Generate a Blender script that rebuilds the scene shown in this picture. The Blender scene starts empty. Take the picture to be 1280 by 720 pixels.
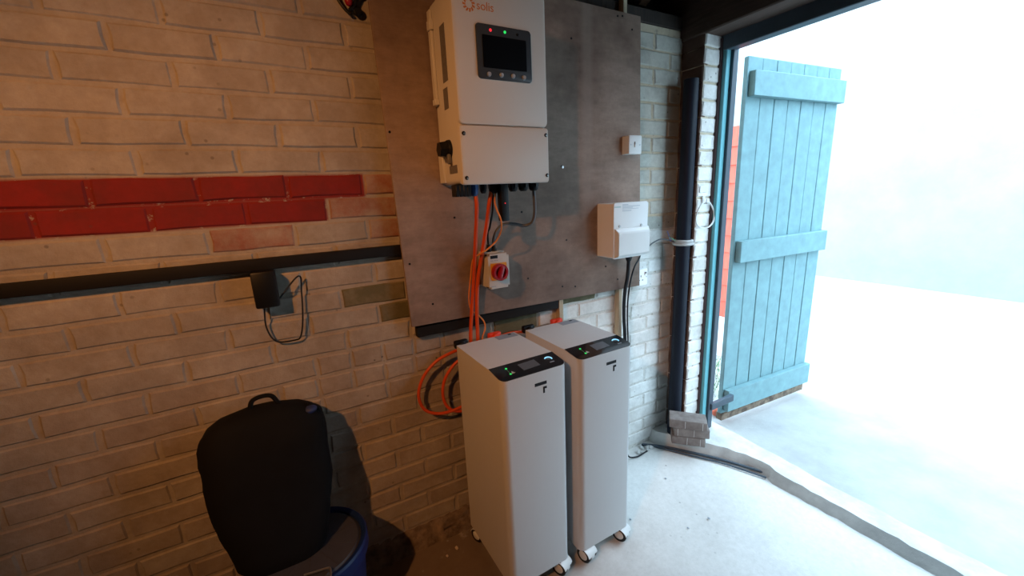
import bpy, bmesh, math, random
from mathutils import Vector, Matrix, noise
random.seed(11)
S = bpy.context.scene
C = S.collection

# ------------------------------------------------------------------ camera
YAW, PITCH, ROLL, FPX = 0.498677, 0.227808, -0.046086, 505.0
CAM = Vector((0.0, -1.46493, 1.42415))
_fw = Vector((math.sin(YAW)*math.cos(PITCH), math.cos(YAW)*math.cos(PITCH), -math.sin(PITCH)))
_r0 = Vector((math.cos(YAW), -math.sin(YAW), 0)); _u0 = _r0.cross(_fw)
_rt = math.cos(ROLL)*_r0 + math.sin(ROLL)*_u0
_up = -math.sin(ROLL)*_r0 + math.cos(ROLL)*_u0
cd = bpy.data.cameras.new('camera'); cam = bpy.data.objects.new('camera', cd); C.objects.link(cam)
cd.sensor_fit = 'HORIZONTAL'; cd.sensor_width = 36.0; cd.lens = FPX/1280*36.0; cd.clip_start = 0.02; cd.clip_end = 200
m = Matrix((_rt, _up, -_fw)).transposed().to_4x4(); m.translation = CAM
cam.matrix_world = m
S.camera = cam
# ------------------------------------------------------------------ sky, lamps, exposure
w = bpy.data.worlds.new('overcast_sky'); S.world = w; w.use_nodes = True
bg = w.node_tree.nodes['Background']; bg.inputs[0].default_value = (0.57, 0.80, 1.0, 1); bg.inputs[1].default_value = 9.4
ld = bpy.data.lights.new('work_lamp', 'SPOT'); ld.energy = 116; ld.color = (1.0, 0.42, 0.13); ld.shadow_soft_size = 0.03
ld.spot_size = math.radians(74); ld.spot_blend = 1.0
lo = bpy.data.objects.new('work_lamp', ld); C.objects.link(lo); lo.location = (-1.0, -1.52, 2.30)
lo.rotation_euler = (Vector((.26, 0, 1.02))-lo.location).to_track_quat('-Z', 'Y').to_euler()
pd = bpy.data.lights.new('doorway_portal', 'AREA'); pd.shape = 'RECTANGLE'; pd.size = 2.1; pd.size_y = 1.66; pd.cycles.is_portal = True
po = bpy.data.objects.new('doorway_portal', pd); C.objects.link(po); po.location = (1.96, -.95, 1.05); po.rotation_euler = (0, math.radians(90), 0)
S.view_settings.view_transform = 'Standard'; S.view_settings.look = 'None'; S.view_settings.gamma = 1
S.view_settings.exposure = 0.0; S.view_settings.use_curve_mapping = False

# ------------------------------------------------------------------ pixel helpers (a pixel is a direction; depth from the surface touched)
def ray(px, py): return _fw*FPX + _rt*(px-640) - _up*(py-360)
def aty(px, py, y): d = ray(px, py); return CAM + d*((y-CAM.y)/d.y)
def atx(px, py, x): d = ray(px, py); return CAM + d*((x-CAM.x)/d.x)
def atz(px, py, z): d = ray(px, py); return CAM + d*((z-CAM.z)/d.z)

# ------------------------------------------------------------------ materials
def nodes(name):
    mt = bpy.data.materials.new(name); mt.use_nodes = True
    nt = mt.node_tree; return mt, nt, nt.nodes['Principled BSDF']
def N(nt, t, **k):
    n = nt.nodes.new(t)
    for a, b in k.items(): setattr(n, a, b)
    return n
def ramp(nt, src, p0, p1, c0=(0,0,0,1), c1=(1,1,1,1)):
    r = N(nt, 'ShaderNodeValToRGB'); e = r.color_ramp.elements
    e[0].position = p0; e[1].position = p1; e[0].color = c0; e[1].color = c1
    nt.links.new(src, r.inputs[0]); return r.outputs[0]
def mixc(nt, fac, a, b, mode='MIX'):
    x = N(nt, 'ShaderNodeMix', data_type='RGBA', blend_type=mode)
    for s, v in ((x.inputs[0], fac), (x.inputs[6], a), (x.inputs[7], b)):
        if hasattr(v, 'is_output'): nt.links.new(v, s)
        else: s.default_value = v if not isinstance(v, tuple) else (*v, 1)[:4]
    return x.outputs[2]
def tex(nt, scale, detail=5, rough=0.6, vec=None):
    n = N(nt, 'ShaderNodeTexNoise'); n.inputs['Scale'].default_value = scale
    n.inputs['Detail'].default_value = detail; n.inputs['Roughness'].default_value = rough
    if vec is not None: nt.links.new(vec, n.inputs['Vector'])
    return n.outputs['Fac']
def bump(nt, bs, h, strength, dist=0.002):
    b = N(nt, 'ShaderNodeBump'); b.inputs['Strength'].default_value = strength; b.inputs['Distance'].default_value = dist
    nt.links.new(h, b.inputs['Height']); nt.links.new(b.outputs[0], bs.inputs['Normal'])
def plain(name, col, rough=0.5, metal=0.0, var=0.06, scale=30, bmp=0.0, emit=None, estr=0, coat=0, spec=.5):
    mt, nt, bs = nodes(name)
    g = N(nt, 'ShaderNodeNewGeometry').outputs['Position']
    f = tex(nt, scale, 4, 0.6, g)
    c = mixc(nt, f, tuple(max(0, v*(1-var)) for v in col), tuple(min(1, v*(1+var)) for v in col))
    nt.links.new(c, bs.inputs['Base Color'])
    bs.inputs['Roughness'].default_value = rough; bs.inputs['Metallic'].default_value = metal
    bs.inputs['Coat Weight'].default_value = coat; bs.inputs['Specular IOR Level'].default_value = spec
    if bmp: bump(nt, bs, f, bmp)
    if emit: bs.inputs['Emission Color'].default_value = (*emit, 1); bs.inputs['Emission Strength'].default_value = estr
    return mt
def brick_mat(name, paint, under, lo=0.42, hi=0.62, pock=0.5, patches=()):
    mt, nt, bs = nodes(name)
    g = N(nt, 'ShaderNodeNewGeometry').outputs['Position']
    oi = N(nt, 'ShaderNodeObjectInfo').outputs['Random']
    f = ramp(nt, tex(nt, 7, 8, 0.68, g), lo, hi)
    c = mixc(nt, f, under, paint)
    if patches:
        sx = N(nt, 'ShaderNodeSeparateXYZ'); nt.links.new(g, sx.inputs[0])
    for xr, zr, col in patches:
        o = ramp(nt, tex(nt, 30, 5, .7, g), .36, .44)
        for ax, rng in ((0, xr), (2, zr)):
            for v, sg in ((rng[0], 1), (rng[1], -1)):
                r = N(nt, 'ShaderNodeMapRange'); nt.links.new(sx.outputs[ax], r.inputs[0])
                r.inputs[1].default_value = v-.004*sg; r.inputs[2].default_value = v+.004*sg
                mm = N(nt, 'ShaderNodeMath', operation='MULTIPLY'); nt.links.new(o, mm.inputs[0]); nt.links.new(r.outputs[0], mm.inputs[1]); o = mm.outputs[0]
        c = mixc(nt, o, c, col)
    fine = tex(nt, 60, 5, 0.7, g)
    c = mixc(nt, 0.5, c, ramp(nt, fine, 0.3, 0.75, (.72,.70,.68,1), (1,1,1,1)), 'MULTIPLY')
    c = mixc(nt, .85, c, ramp(nt, tex(nt, 2.6, 7, 0.72, g), 0.32, 0.62, (.70,.655,.62,1), (1.06,1.05,1.04,1)), 'MULTIPLY')
    rv = ramp(nt, oi, 0, 1, (.90,.885,.87,1), (1.0,1.0,1.0,1)); c = mixc(nt, 1.0, c, rv, 'MULTIPLY')
    v = N(nt, 'ShaderNodeTexVoronoi'); v.inputs['Scale'].default_value = 22; nt.links.new(g, v.inputs['Vector'])
    pk = ramp(nt, v.outputs['Distance'], 0.07, 0.12, (1,1,1,1), (0,0,0,1))
    pk = mixc(nt, 1.0, pk, ramp(nt, tex(nt, 3, 2, 0.5, g), 0.5, 0.6), 'MULTIPLY')
    sc = N(nt, 'ShaderNodeMath', operation='MULTIPLY'); nt.links.new(pk, sc.inputs[0]); sc.inputs[1].default_value = pock
    c = mixc(nt, sc.outputs[0], c, (.06,.045,.035))
    nt.links.new(c, bs.inputs['Base Color']); bs.inputs['Roughness'].default_value = 0.85
    h = mixc(nt, 0.5, tex(nt, 90, 6, 0.7, g), tex(nt, 14, 6, 0.7, g))
    bump(nt, bs, h, 0.55, 0.006)
    return mt
M = {}
M['brick_cream'] = brick_mat('cream_painted_brick', (.46,.415,.36), (.38,.33,.275))
M['brick_worn'] = brick_mat('worn_painted_brick', (.44,.385,.325), (.33,.27,.22), 0.34, 0.64, 0.8)
M['brick_red'] = brick_mat('red_painted_brick', (.27,.010,.007), (.20,.014,.010), 0.35, 0.6, 0.3)
M['brick_faded'] = brick_mat('faded_red_brick', (.34,.135,.09), (.42,.32,.25), 0.38, 0.60)
M['brick_green'] = brick_mat('olive_painted_brick', (.14,.125,.062), (.24,.20,.125), 0.32, 0.52)
M['brick_brown'] = brick_mat('bare_brown_brick', (.13,.078,.06), (.09,.055,.042), .35, .6, .4)
M['brick_grey'] = brick_mat('grey_green_upper_brick', (.60,.62,.56), (.46,.47,.43), 0.36, 0.56, 0.7)  # upper courses right of the board, greyer and darker than those below
M['brick_white'] = brick_mat('white_painted_brick', (.86,.87,.85), (.70,.71,.69), 0.34, 0.54, 0.7)
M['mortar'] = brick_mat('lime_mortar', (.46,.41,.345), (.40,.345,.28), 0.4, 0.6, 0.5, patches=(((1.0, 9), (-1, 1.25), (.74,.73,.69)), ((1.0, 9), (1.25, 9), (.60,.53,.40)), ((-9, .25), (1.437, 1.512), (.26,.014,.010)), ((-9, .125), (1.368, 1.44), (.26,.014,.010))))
def plaster(name, a, b, s=3):
    mt, nt, bs = nodes(name); g = N(nt, 'ShaderNodeNewGeometry').outputs['Position']
    nt.links.new(mixc(nt, ramp(nt, tex(nt, s, 8, .65, g), .35, .65), a, b), bs.inputs['Base Color'])
    bs.inputs['Roughness'].default_value = .9; bump(nt, bs, tex(nt, 60, 6, .7, g), .4, .004); return mt
def floor_mat():
    mt, nt, bs = nodes('dusty_concrete'); g = N(nt, 'ShaderNodeNewGeometry').outputs['Position']
    c = mixc(nt, ramp(nt, tex(nt, 2.2, 8, .65, g), .35, .68), (.59,.565,.535), (.71,.685,.655))
    c = mixc(nt, .6, c, ramp(nt, tex(nt, 45, 6, .75, g), .3, .6, (.80,.79,.77,1), (1,1,1,1)), 'MULTIPLY')
    # brown earth dust swept along the foot of the brick wall
    sx = N(nt, 'ShaderNodeSeparateXYZ'); nt.links.new(g, sx.inputs[0])
    mr = N(nt, 'ShaderNodeMapRange'); nt.links.new(sx.outputs[0], mr.inputs[0])
    mr.inputs[1].default_value = 0.95; mr.inputs[2].default_value = 0.50
    d = mixc(nt, 1.0, ramp(nt, tex(nt, 5, 6, .7, g), .16, .42), mr.outputs[0], 'MULTIPLY')
    c = mixc(nt, d, c, mixc(nt, tex(nt, 18, 6, .7, g), (.13,.095,.07), (.20,.15,.115)))
    v = N(nt, 'ShaderNodeTexVoronoi'); v.inputs['Scale'].default_value = 16; nt.links.new(g, v.inputs['Vector'])
    pk = mixc(nt, 1.0, ramp(nt, v.outputs['Distance'], .05, .10, (1,1,1,1), (0,0,0,1)), ramp(nt, tex(nt, 4, 2, .5, g), .52, .6), 'MULTIPLY')
    c = mixc(nt, pk, c, (.24,.22,.20))
    nt.links.new(c, bs.inputs['Base Color']); bs.inputs['Roughness'].default_value = .8
    bump(nt, bs, mixc(nt, .5, tex(nt, 70, 6, .7, g), tex(nt, 9, 6, .7, g)), .4, .004); return mt
def ply_mat():
    mt, nt, bs = nodes('weathered_shuttering_plywood'); g = N(nt, 'ShaderNodeNewGeometry').outputs['Position']
    mp = N(nt, 'ShaderNodeMapping'); nt.links.new(g, mp.inputs[0]); mp.inputs['Rotation'].default_value = (0, math.radians(35), 0); mp.inputs['Scale'].default_value = (3, 3, 11)
    c = mixc(nt, ramp(nt, tex(nt, 1.6, 8, .62, g), .36, .64), (.150,.094,.068), (.345,.252,.200))
    c = mixc(nt, .55, c, ramp(nt, tex(nt, 2.2, 7, .72, mp.outputs[0]), .35, .68, (.62,.58,.55,1), (1.12,1.09,1.07,1)), 'MULTIPLY')
    c = mixc(nt, .5, c, ramp(nt, tex(nt, 40, 5, .7, g), .3, .6, (.74,.72,.7,1), (1,1,1,1)), 'MULTIPLY')
    sx = N(nt, 'ShaderNodeSeparateXYZ'); nt.links.new(g, sx.inputs[0])
    def box(x0, x1, z0, z1, s=.006):
        o = None
        for ax, a, b in ((0, x0, x1), (2, z0, z1)):
            for v, sg in ((a, 1), (b, -1)):
                r = N(nt, 'ShaderNodeMapRange'); nt.links.new(sx.outputs[ax], r.inputs[0])
                r.inputs[1].default_value = v-s*sg; r.inputs[2].default_value = v+s*sg
                if o is None: o = r.outputs[0]
                else:
                    mm = N(nt, 'ShaderNodeMath', operation='MULTIPLY'); nt.links.new(o, mm.inputs[0]); nt.links.new(r.outputs[0], mm.inputs[1]); o = mm.outputs[0]
        return o
    # faint paler vertical band on the right part of the board
    def sub(o, k):
        mm = N(nt, 'ShaderNodeMath', operation='MULTIPLY'); nt.links.new(o, mm.inputs[0]); mm.inputs[1].default_value = k; return mm.outputs[0]
    c = mixc(nt, sub(box(1.14, 1.19, 1.2, 2.3, .012), .28), c, (.33,.27,.23))
    nt.links.new(c, bs.inputs['Base Color']); bs.inputs['Roughness'].default_value = .72
    bump(nt, bs, tex(nt, 50, 6, .7, mp.outputs[0]), .25, .002); return mt
def wood(name, a, b, sc=(3, 3, 40), rough=.75):
    mt, nt, bs = nodes(name); tc = N(nt, 'ShaderNodeTexCoord').outputs['Object']
    mp = N(nt, 'ShaderNodeMapping'); nt.links.new(tc, mp.inputs[0]); mp.inputs['Scale'].default_value = sc
    f = ramp(nt, tex(nt, 3, 6, .6, mp.outputs[0]), .3, .7)
    nt.links.new(mixc(nt, f, a, b), bs.inputs['Base Color']); bs.inputs['Roughness'].default_value = rough
    bump(nt, bs, f, .2, .002); return mt
M['floor'] = floor_mat(); M['ply'] = ply_mat()
M['plaster'] = plaster('dark_unseen_brick', (.065,.045,.035), (.11,.075,.06))  # unseen walls, kept dark so they bounce back little light
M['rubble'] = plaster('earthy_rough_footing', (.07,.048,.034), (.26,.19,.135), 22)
M['ledge'] = plaster('rough_concrete_sill', (.46,.45,.43), (.62,.61,.58), 9)
M['plate'] = wood('sooty_roof_timber', (.020,.016,.014), (.045,.032,.024), (30, 3, 3))
M['rafter'] = wood('brown_rafter_timber', (.075,.04,.022), (.15,.085,.045))
M['roofboard'] = wood('dark_roof_boards', (.016,.013,.012), (.03,.024,.02))
M['batten'] = wood('treated_pine_batten', (.36,.30,.20), (.48,.41,.29), (40, 40, 3))
M['lintel'] = wood('brown_lintel_timber', (.055,.034,.026), (.095,.06,.045), (30, 3, 30))
M['white_shell'] = plain('white_powder_coat', (.58,.585,.585), .42, var=.015)
M['cream_shell'] = plain('offwhite_inverter_coat', (.575,.545,.50), .45, var=.015, bmp=.05, scale=200)
M['white_metal'] = plain('white_enclosure_paint', (.76,.765,.76), .4, var=.015)
M['socket_white'] = plain('bright_white_plastic', (.88,.885,.88), .3, var=.01)
M['white_plastic'] = plain('white_plastic', (.70,.71,.70), .35, var=.02)
M['grey_plastic'] = plain('light_grey_plastic', (.42,.42,.41), .45, var=.04)
M['black'] = plain('black_plastic', (.006,.006,.007), .45, var=.2, spec=.3)
M['black_rubber'] = plain('black_cable_rubber', (.009,.010,.013), .55, var=.2, spec=.3)
M['bar_black'] = plain('black_rail_paint', (.010,.008,.007), .65, var=.25, spec=.2)
M['navy'] = plain('navy_black_pipe', (.006,.009,.018), .5, var=.12, scale=10, spec=.22)
M['glass_black'] = plain('black_glass_panel', (.006,.008,.012), .12, var=.1)
M['screen_grey'] = plain('grey_lcd', (.10,.115,.135), .22, var=.05)
M['screen_black'] = plain('dark_display', (.002,.002,.003), .35, var=.1, spec=.2)
M['bezel'] = plain('grey_display_bezel', (.045,.052,.060), .27, var=.05)
M['button'] = plain('silver_button', (.38,.41,.45), .3, metal=.2)
M['chrome'] = plain('screw_steel', (.5,.5,.5), .3, metal=.9)
M['orange'] = plain('orange_power_cable', (.58,.065,.006), .42, var=.05)
M['boot_orange'] = plain('red_orange_boot', (.75,.055,.020), .5, var=.05)
M['orange_thin'] = plain('amber_data_cable', (.72,.23,.045), .45, var=.05)
M['orange_logo'] = plain('orange_logo_print', (.55,.16,.03), .5)
M['grey_cable'] = plain('grey_armoured_cable', (.085,.092,.10), .36, var=.08)
M['red'] = plain('red_knob_plastic', (.30,.004,.012), .35, var=.06)
M['yellow'] = plain('yellow_plate', (.66,.28,.010), .5, var=.04)
M['isolator'] = plain('grey_isolator_box', (.50,.48,.45), .5, var=.03)
M['grey_print'] = plain('grey_print', (.30,.33,.37), .6)
M['pale_print'] = plain('pale_grey_print', (.48,.53,.57), .6)
M['teal_print'] = plain('pale_teal_print', (.42,.56,.54), .6)
M['dark_print'] = plain('dark_print', (.008,.008,.010), .5, spec=.2)
M['label_grey'] = plain('grey_data_label', (.14,.13,.125), .5, var=.35, scale=120)
M['sticker'] = plain('silver_rating_sticker', (.27,.31,.36), .45, var=.2, scale=150)
M['led_red'] = plain('red_led', (.5,.01,.01), .3, emit=(1,.03,.05), estr=.9)
M['led_green'] = plain('green_led', (.02,.5,.08), .3, emit=(.04,1,.18), estr=.75)
M['led_blue'] = plain('blue_white_led', (.3,.6,.9), .3, emit=(.30,.72,1), estr=.95)
M['blue_boot'] = plain('blue_connector', (.02,.07,.22), .4)
M['blue_bin'] = plain('blue_plastic_bin', (.006,.020,.095), .45, var=.15, spec=.3)
M['lid'] = plain('grey_blue_lid', (.045,.045,.055), .5, var=.2)
M['bag'] = plain('black_nylon_bag', (.005,.005,.006), .8, var=.3, bmp=.3, scale=14, spec=.15)
M['bag_blue'] = plain('blue_nylon_panel', (.016,.03,.12), .6)
M['teal'] = plain('teal_door_paint', (.125,.39,.44), .5, var=.12, scale=16)
M['teal_worn'] = plain('weathered_teal_boards', (.16,.29,.31), .65, var=.30, scale=18, bmp=.2)
M['brown_strip'] = plain('dark_brown_frame_strip', (.055,.028,.030), .6, var=.2)
M['dark_frame'] = plain('blue_black_frame', (.045,.065,.085), .5, var=.15)
M['paver'] = plaster('weathered_paving_block', (.145,.112,.10), (.235,.20,.18), 20)
M['fence_red'] = wood('red_stained_fence', (.42,.055,.028), (.56,.085,.045), (3, 30, 3))
M['grass'] = plain('grass_green', (.10,.20,.05), .7, var=.3)
M['yard'] = plaster('pale_yard_concrete', (.34,.335,.325), (.42,.415,.40), 4)
M['sky_blocker'] = plaster('grey_sky_blocker', (.27,.27,.265), (.32,.32,.31), 2)  # for the added wall that blocks low sky outside
M['ball'] = plain('orange_rubber_ball', (.60,.12,.06), .5)
M['leaf'] = plain('dark_green_leaf', (.03,.05,.03), .5)
M['chip'] = plain('pale_stone_chip', (.55,.47,.40), .8)
M['wire_blue'] = plain('blue_wire', (.03,.12,.40), .4)
M['wire_green'] = plain('green_wire', (.12,.35,.22), .4)

# ------------------------------------------------------------------ mesh helpers
ORG = {}
def link_mesh(name, me, mat, parent=None, smooth=False):
    o = bpy.data.objects.new(name, me); C.objects.link(o)
    if mat: me.materials.append(mat)
    if smooth:
        for p in me.polygons: p.use_smooth = True
        try: me.set_sharp_from_angle(angle=math.radians(38))
        except Exception: pass
    if parent is not None: o.parent = parent
    return o
def build(name, bm, mat, parent=None, smooth=True, org=None):
    """bm is in world coordinates; the object gets an origin of its own and keeps it relative to its parent."""
    base = ORG[parent.name] if parent is not None else Vector(org if org is not None else (0, 0, 0))
    if parent is None and org is None:
        lo_ = [min(v.co[i] for v in bm.verts) for i in range(3)]; hi_ = [max(v.co[i] for v in bm.verts) for i in range(3)]
        base = Vector(((lo_[0]+hi_[0])/2, (lo_[1]+hi_[1])/2, lo_[2]))
    for v in bm.verts: v.co -= base
    bmesh.ops.recalc_face_normals(bm, faces=bm.faces)
    me = bpy.data.meshes.new(name); bm.to_mesh(me); bm.free()
    o = link_mesh(name, me, mat, parent, smooth)
    if parent is None: o.location = base
    ORG[o.name] = base
    return o
def thing(name, loc, label, cat, group=None):
    o = bpy.data.objects.new(name, None); C.objects.link(o); o.location = loc; o.empty_display_size = .05
    ORG[o.name] = Vector(loc); return tag(o, label, cat, group)
def tag(o, label, cat, group=None):
    o['label'] = label; o['category'] = cat
    if group: o['group'] = group
    return o
def struct(o): o['kind'] = 'structure'; return o
def nb(): return bmesh.new()
def box(bm, a, b, bev=0.0, seg=2, rot=None):
    a, b = Vector(a), Vector(b); c = (a+b)/2; s = b-a
    t = bmesh.new(); bmesh.ops.create_cube(t, size=1)
    for v in t.verts: v.co = Vector((v.co.x*s.x, v.co.y*s.y, v.co.z*s.z))
    if bev: bmesh.ops.bevel(t, geom=t.edges[:]+t.verts[:], offset=bev, segments=seg, affect='EDGES', profile=.5)
    for v in t.verts: v.co = (rot @ v.co if rot else v.co) + c
    merge(bm, t); return bm
def merge(bm, t):
    mp = {}
    for v in t.verts: mp[v] = bm.verts.new(v.co)
    for f in t.faces:
        try: bm.faces.new([mp[v] for v in f.verts])
        except ValueError: pass
    t.free()
def frame_of(d):
    d = d.normalized(); a = Vector((0, 0, 1)) if abs(d.z) < .9 else Vector((1, 0, 0))
    u = a.cross(d).normalized(); return u, d.cross(u)
def cyl(bm, p, q, r, r2=None, n=20, bev=0):
    p, q = Vector(p), Vector(q); r2 = r if r2 is None else r2; u, v = frame_of(q-p)
    prof = [(0, r), (1, r2)]
    if bev:
        L = (q-p).length; prof = [(0, r-bev), (bev/L, r), (1-bev/L, r2), (1, r2-bev)]
    rings = []
    for t, rr in prof:
        c = p.lerp(q, t); rings.append([bm.verts.new(c+(u*math.cos(2*math.pi*i/n)+v*math.sin(2*math.pi*i/n))*rr) for i in range(n)])
    for a, b in zip(rings, rings[1:]):
        for i in range(n): bm.faces.new((a[i], a[(i+1) % n], b[(i+1) % n], b[i]))
    bm.faces.new(rings[0][::-1]); bm.faces.new(rings[-1]); return bm
def smooth_path(pts, n=6):
    pts = [Vector(p) for p in pts]; out = []
    P = [pts[0]*2-pts[1]]+pts+[pts[-1]*2-pts[-2]]
    for i in range(1, len(P)-2):
        for k in range(n):
            t = k/n; a, b, c, d = P[i-1], P[i], P[i+1], P[i+2]
            out.append(.5*((2*b)+(c-a)*t+(2*a-5*b+4*c-d)*t*t+(3*b-a-3*c+d)*t**3))
    out.append(pts[-1]); return out
def tube(bm, pts, r, n=10, smooth=7, closed=False, flat=None):
    if smooth: pts = smooth_path(pts, smooth)
    pts = [Vector(p) for p in pts]
    rings = []; u = None
    for i, p in enumerate(pts):
        if closed: d = (pts[(i+1) % len(pts)]-pts[i-1])
        else: d = pts[min(i+1, len(pts)-1)]-pts[max(i-1, 0)]
        d.normalize()
        if u is None: u, _ = frame_of(d)
        u = (u-d*u.dot(d)).normalized(); v = d.cross(u)
        rr = r(i/(len(pts)-1)) if callable(r) else r
        rings.append([bm.verts.new(p+(u*math.cos(2*math.pi*k/n)+v*math.sin(2*math.pi*k/n))*rr) for k in range(n)])
    prs = list(zip(rings, rings[1:]))
    if closed: prs.append((rings[-1], rings[0]))
    for a, b in prs:
        for k in range(n): bm.faces.new((a[k], a[(k+1) % n], b[(k+1) % n], b[k]))
    if not closed: bm.faces.new(rings[0][::-1]); bm.faces.new(rings[-1])
    return bm
def lathe(bm, c, prof, n=48):
    c = Vector(c); rings = []
    for r, z in prof: rings.append([bm.verts.new(c+Vector((r*math.cos(2*math.pi*i/n), r*math.sin(2*math.pi*i/n), z))) for i in range(n)])
    for a, b in zip(rings, rings[1:]):
        for i in range(n): bm.faces.new((a[i], a[(i+1) % n], b[(i+1) % n], b[i]))
    bm.faces.new(rings[0][::-1]); bm.faces.new(rings[-1]); return bm
def rrect(x0, x1, z0, z1, r, n=5):
    o = []
    for cx, cz, a0 in ((x1-r, z1-r, 0), (x0+r, z1-r, 90), (x0+r, z0+r, 180), (x1-r, z0+r, 270)):
        for k in range(n+1):
            a = math.radians(a0+90*k/n); o.append((cx+r*math.cos(a), cz+r*math.sin(a)))
    return o
def prism(bm, poly, y0, y1, bev=0.0):
    """poly in (x,z), extruded from y0 (back) to y1 (front, smaller y); bev insets the front rim."""
    cx = sum(p[0] for p in poly)/len(poly); cz = sum(p[1] for p in poly)/len(poly)
    hx = max(abs(p[0]-cx) for p in poly); hz = max(abs(p[1]-cz) for p in poly)
    def ring(y, ins): return [bm.verts.new((cx+(p[0]-cx)*(1-ins/hx), y, cz+(p[1]-cz)*(1-ins/hz))) for p in poly]
    rs = [ring(y0, 0)]
    if bev: rs += [ring(y1+bev, 0), ring(y1+bev*.3, bev*.3), ring(y1, bev)]
    else: rs += [ring(y1, 0)]
    n = len(poly)
    for a, b in zip(rs, rs[1:]):
        for i in range(n): bm.faces.new((a[i], a[(i+1) % n], b[(i+1) % n], b[i]))
    bm.faces.new(rs[0][::-1]); bm.faces.new(rs[-1]); return bm
def text_bm(s, size, mtx, depth=.0003, spacing=1.0):
    cu = bpy.data.curves.new('t', 'FONT'); cu.body = s; cu.size = size; cu.extrude = depth; cu.space_character = spacing; cu.resolution_u = 3
    o = bpy.data.objects.new('t', cu); me = bpy.data.meshes.new_from_object(o)
    bm = nb(); bm.from_mesh(me); bmesh.ops.transform(bm, matrix=mtx, verts=bm.verts)
    bpy.data.objects.remove(o); bpy.data.curves.remove(cu); bpy.data.meshes.remove(me); return bm
def face_mtx(p, skew=0):   # text lying in a plane facing -y, baseline start at p
    return Matrix.Translation(p) @ Matrix.Rotation(math.radians(90), 4, 'X')
def copy_tree(o, parent=None):
    c = o.copy(); C.objects.link(c)
    if parent is not None: c.parent = parent
    for ch in [x for x in C.objects if x.parent == o]: copy_tree(ch, c)
    return c

# ================================================================== STRUCTURE
XR = 1.785           # inner face of the doorway wall
NY = -0.125         # doorway reveal
DOOR_END = -1.76
# floor
bm = nb()
nx, ny = 46, 36
vs = [[bm.verts.new((-2.3+(4.32)*i/nx, .06-3.3*j/ny, 0)) for j in range(ny+1)] for i in range(nx+1)]
for i in range(nx):
    for j in range(ny): bm.faces.new((vs[i][j], vs[i][j+1], vs[i+1][j+1], vs[i+1][j]))
for v in bm.verts: v.co.z = -.004+.006*noise.noise(v.co*2.1)
for f in list(bm.faces): pass
struct(build('floor', bm, M['floor'], org=(0, 0, 0)))
# back wall: mortar bed, with every brick laid into it
bm = nb(); box(bm, (-2.3, -.0005, -.05), (1.99, .22, 2.14))
wall = struct(build('wall_back', bm, M['mortar'], org=(0, 0, 0), smooth=False))
def brick_mesh(name, L, H, D, mat, seed, ax='y'):
    rnd = random.Random(seed); bm = nb(); c = .005
    def j(k=.0024): return rnd.uniform(-k, k)
    cols = 4 if L > .15 else 3
    us = [-L/2+c+(L-2*c)*i/(cols-1) for i in range(cols)]; zs = [-H/2+c, 0, H/2-c]
    fr = [[bm.verts.new((u+j(), -.0005+j(.0014), z+j())) for z in zs] for u in us]
    for i in range(cols-1):
        for k in range(2): bm.faces.new((fr[i][k], fr[i+1][k], fr[i+1][k+1], fr[i][k+1]))
    loop = [fr[i][0] for i in range(cols)]+[fr[-1][1]]+[fr[i][2] for i in range(cols-1, -1, -1)]+[fr[0][1]]
    mid = []; back = []
    for v in loop:
        x = v.co.x; z = v.co.z
        ox = c*(1 if x > us[-1]-.01 else -1 if x < us[0]+.01 else 0); oz = c*(1 if z > .01 else -1 if z < -.01 else 0)
        mid.append(bm.verts.new((x+ox, .004, z+oz))); back.append(bm.verts.new((x+ox, D, z+oz)))
    n = len(loop)
    for a, b in ((loop, mid), (mid, back)):
        for i in range(n): bm.faces.new((a[(i+1) % n], a[i], b[i], b[(i+1) % n]))
    bmesh.ops.recalc_face_normals(bm, faces=bm.faces)
    me = bpy.data.meshes.new(name); bm.to_mesh(me); bm.free(); me.materials.append(mat)
    for p in me.polygons: p.use_smooth = True
    me.set_sharp_from_angle(angle=math.radians(24))
    return me
BM = {}
def bmesh_for(matkey, L, v, H=.0655):
    k = (matkey, round(L, 3), v) if H == .0655 else (matkey, round(L, 3), v, H)
    if k not in BM: BM[k] = brick_mesh('brick', L, H, .03, M[matkey], sum(ord(ch)*(i+3) for i, ch in enumerate(str(k))))
    return BM[k]
rb = random.Random(4)
far_bm = {}
count = 0
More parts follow.
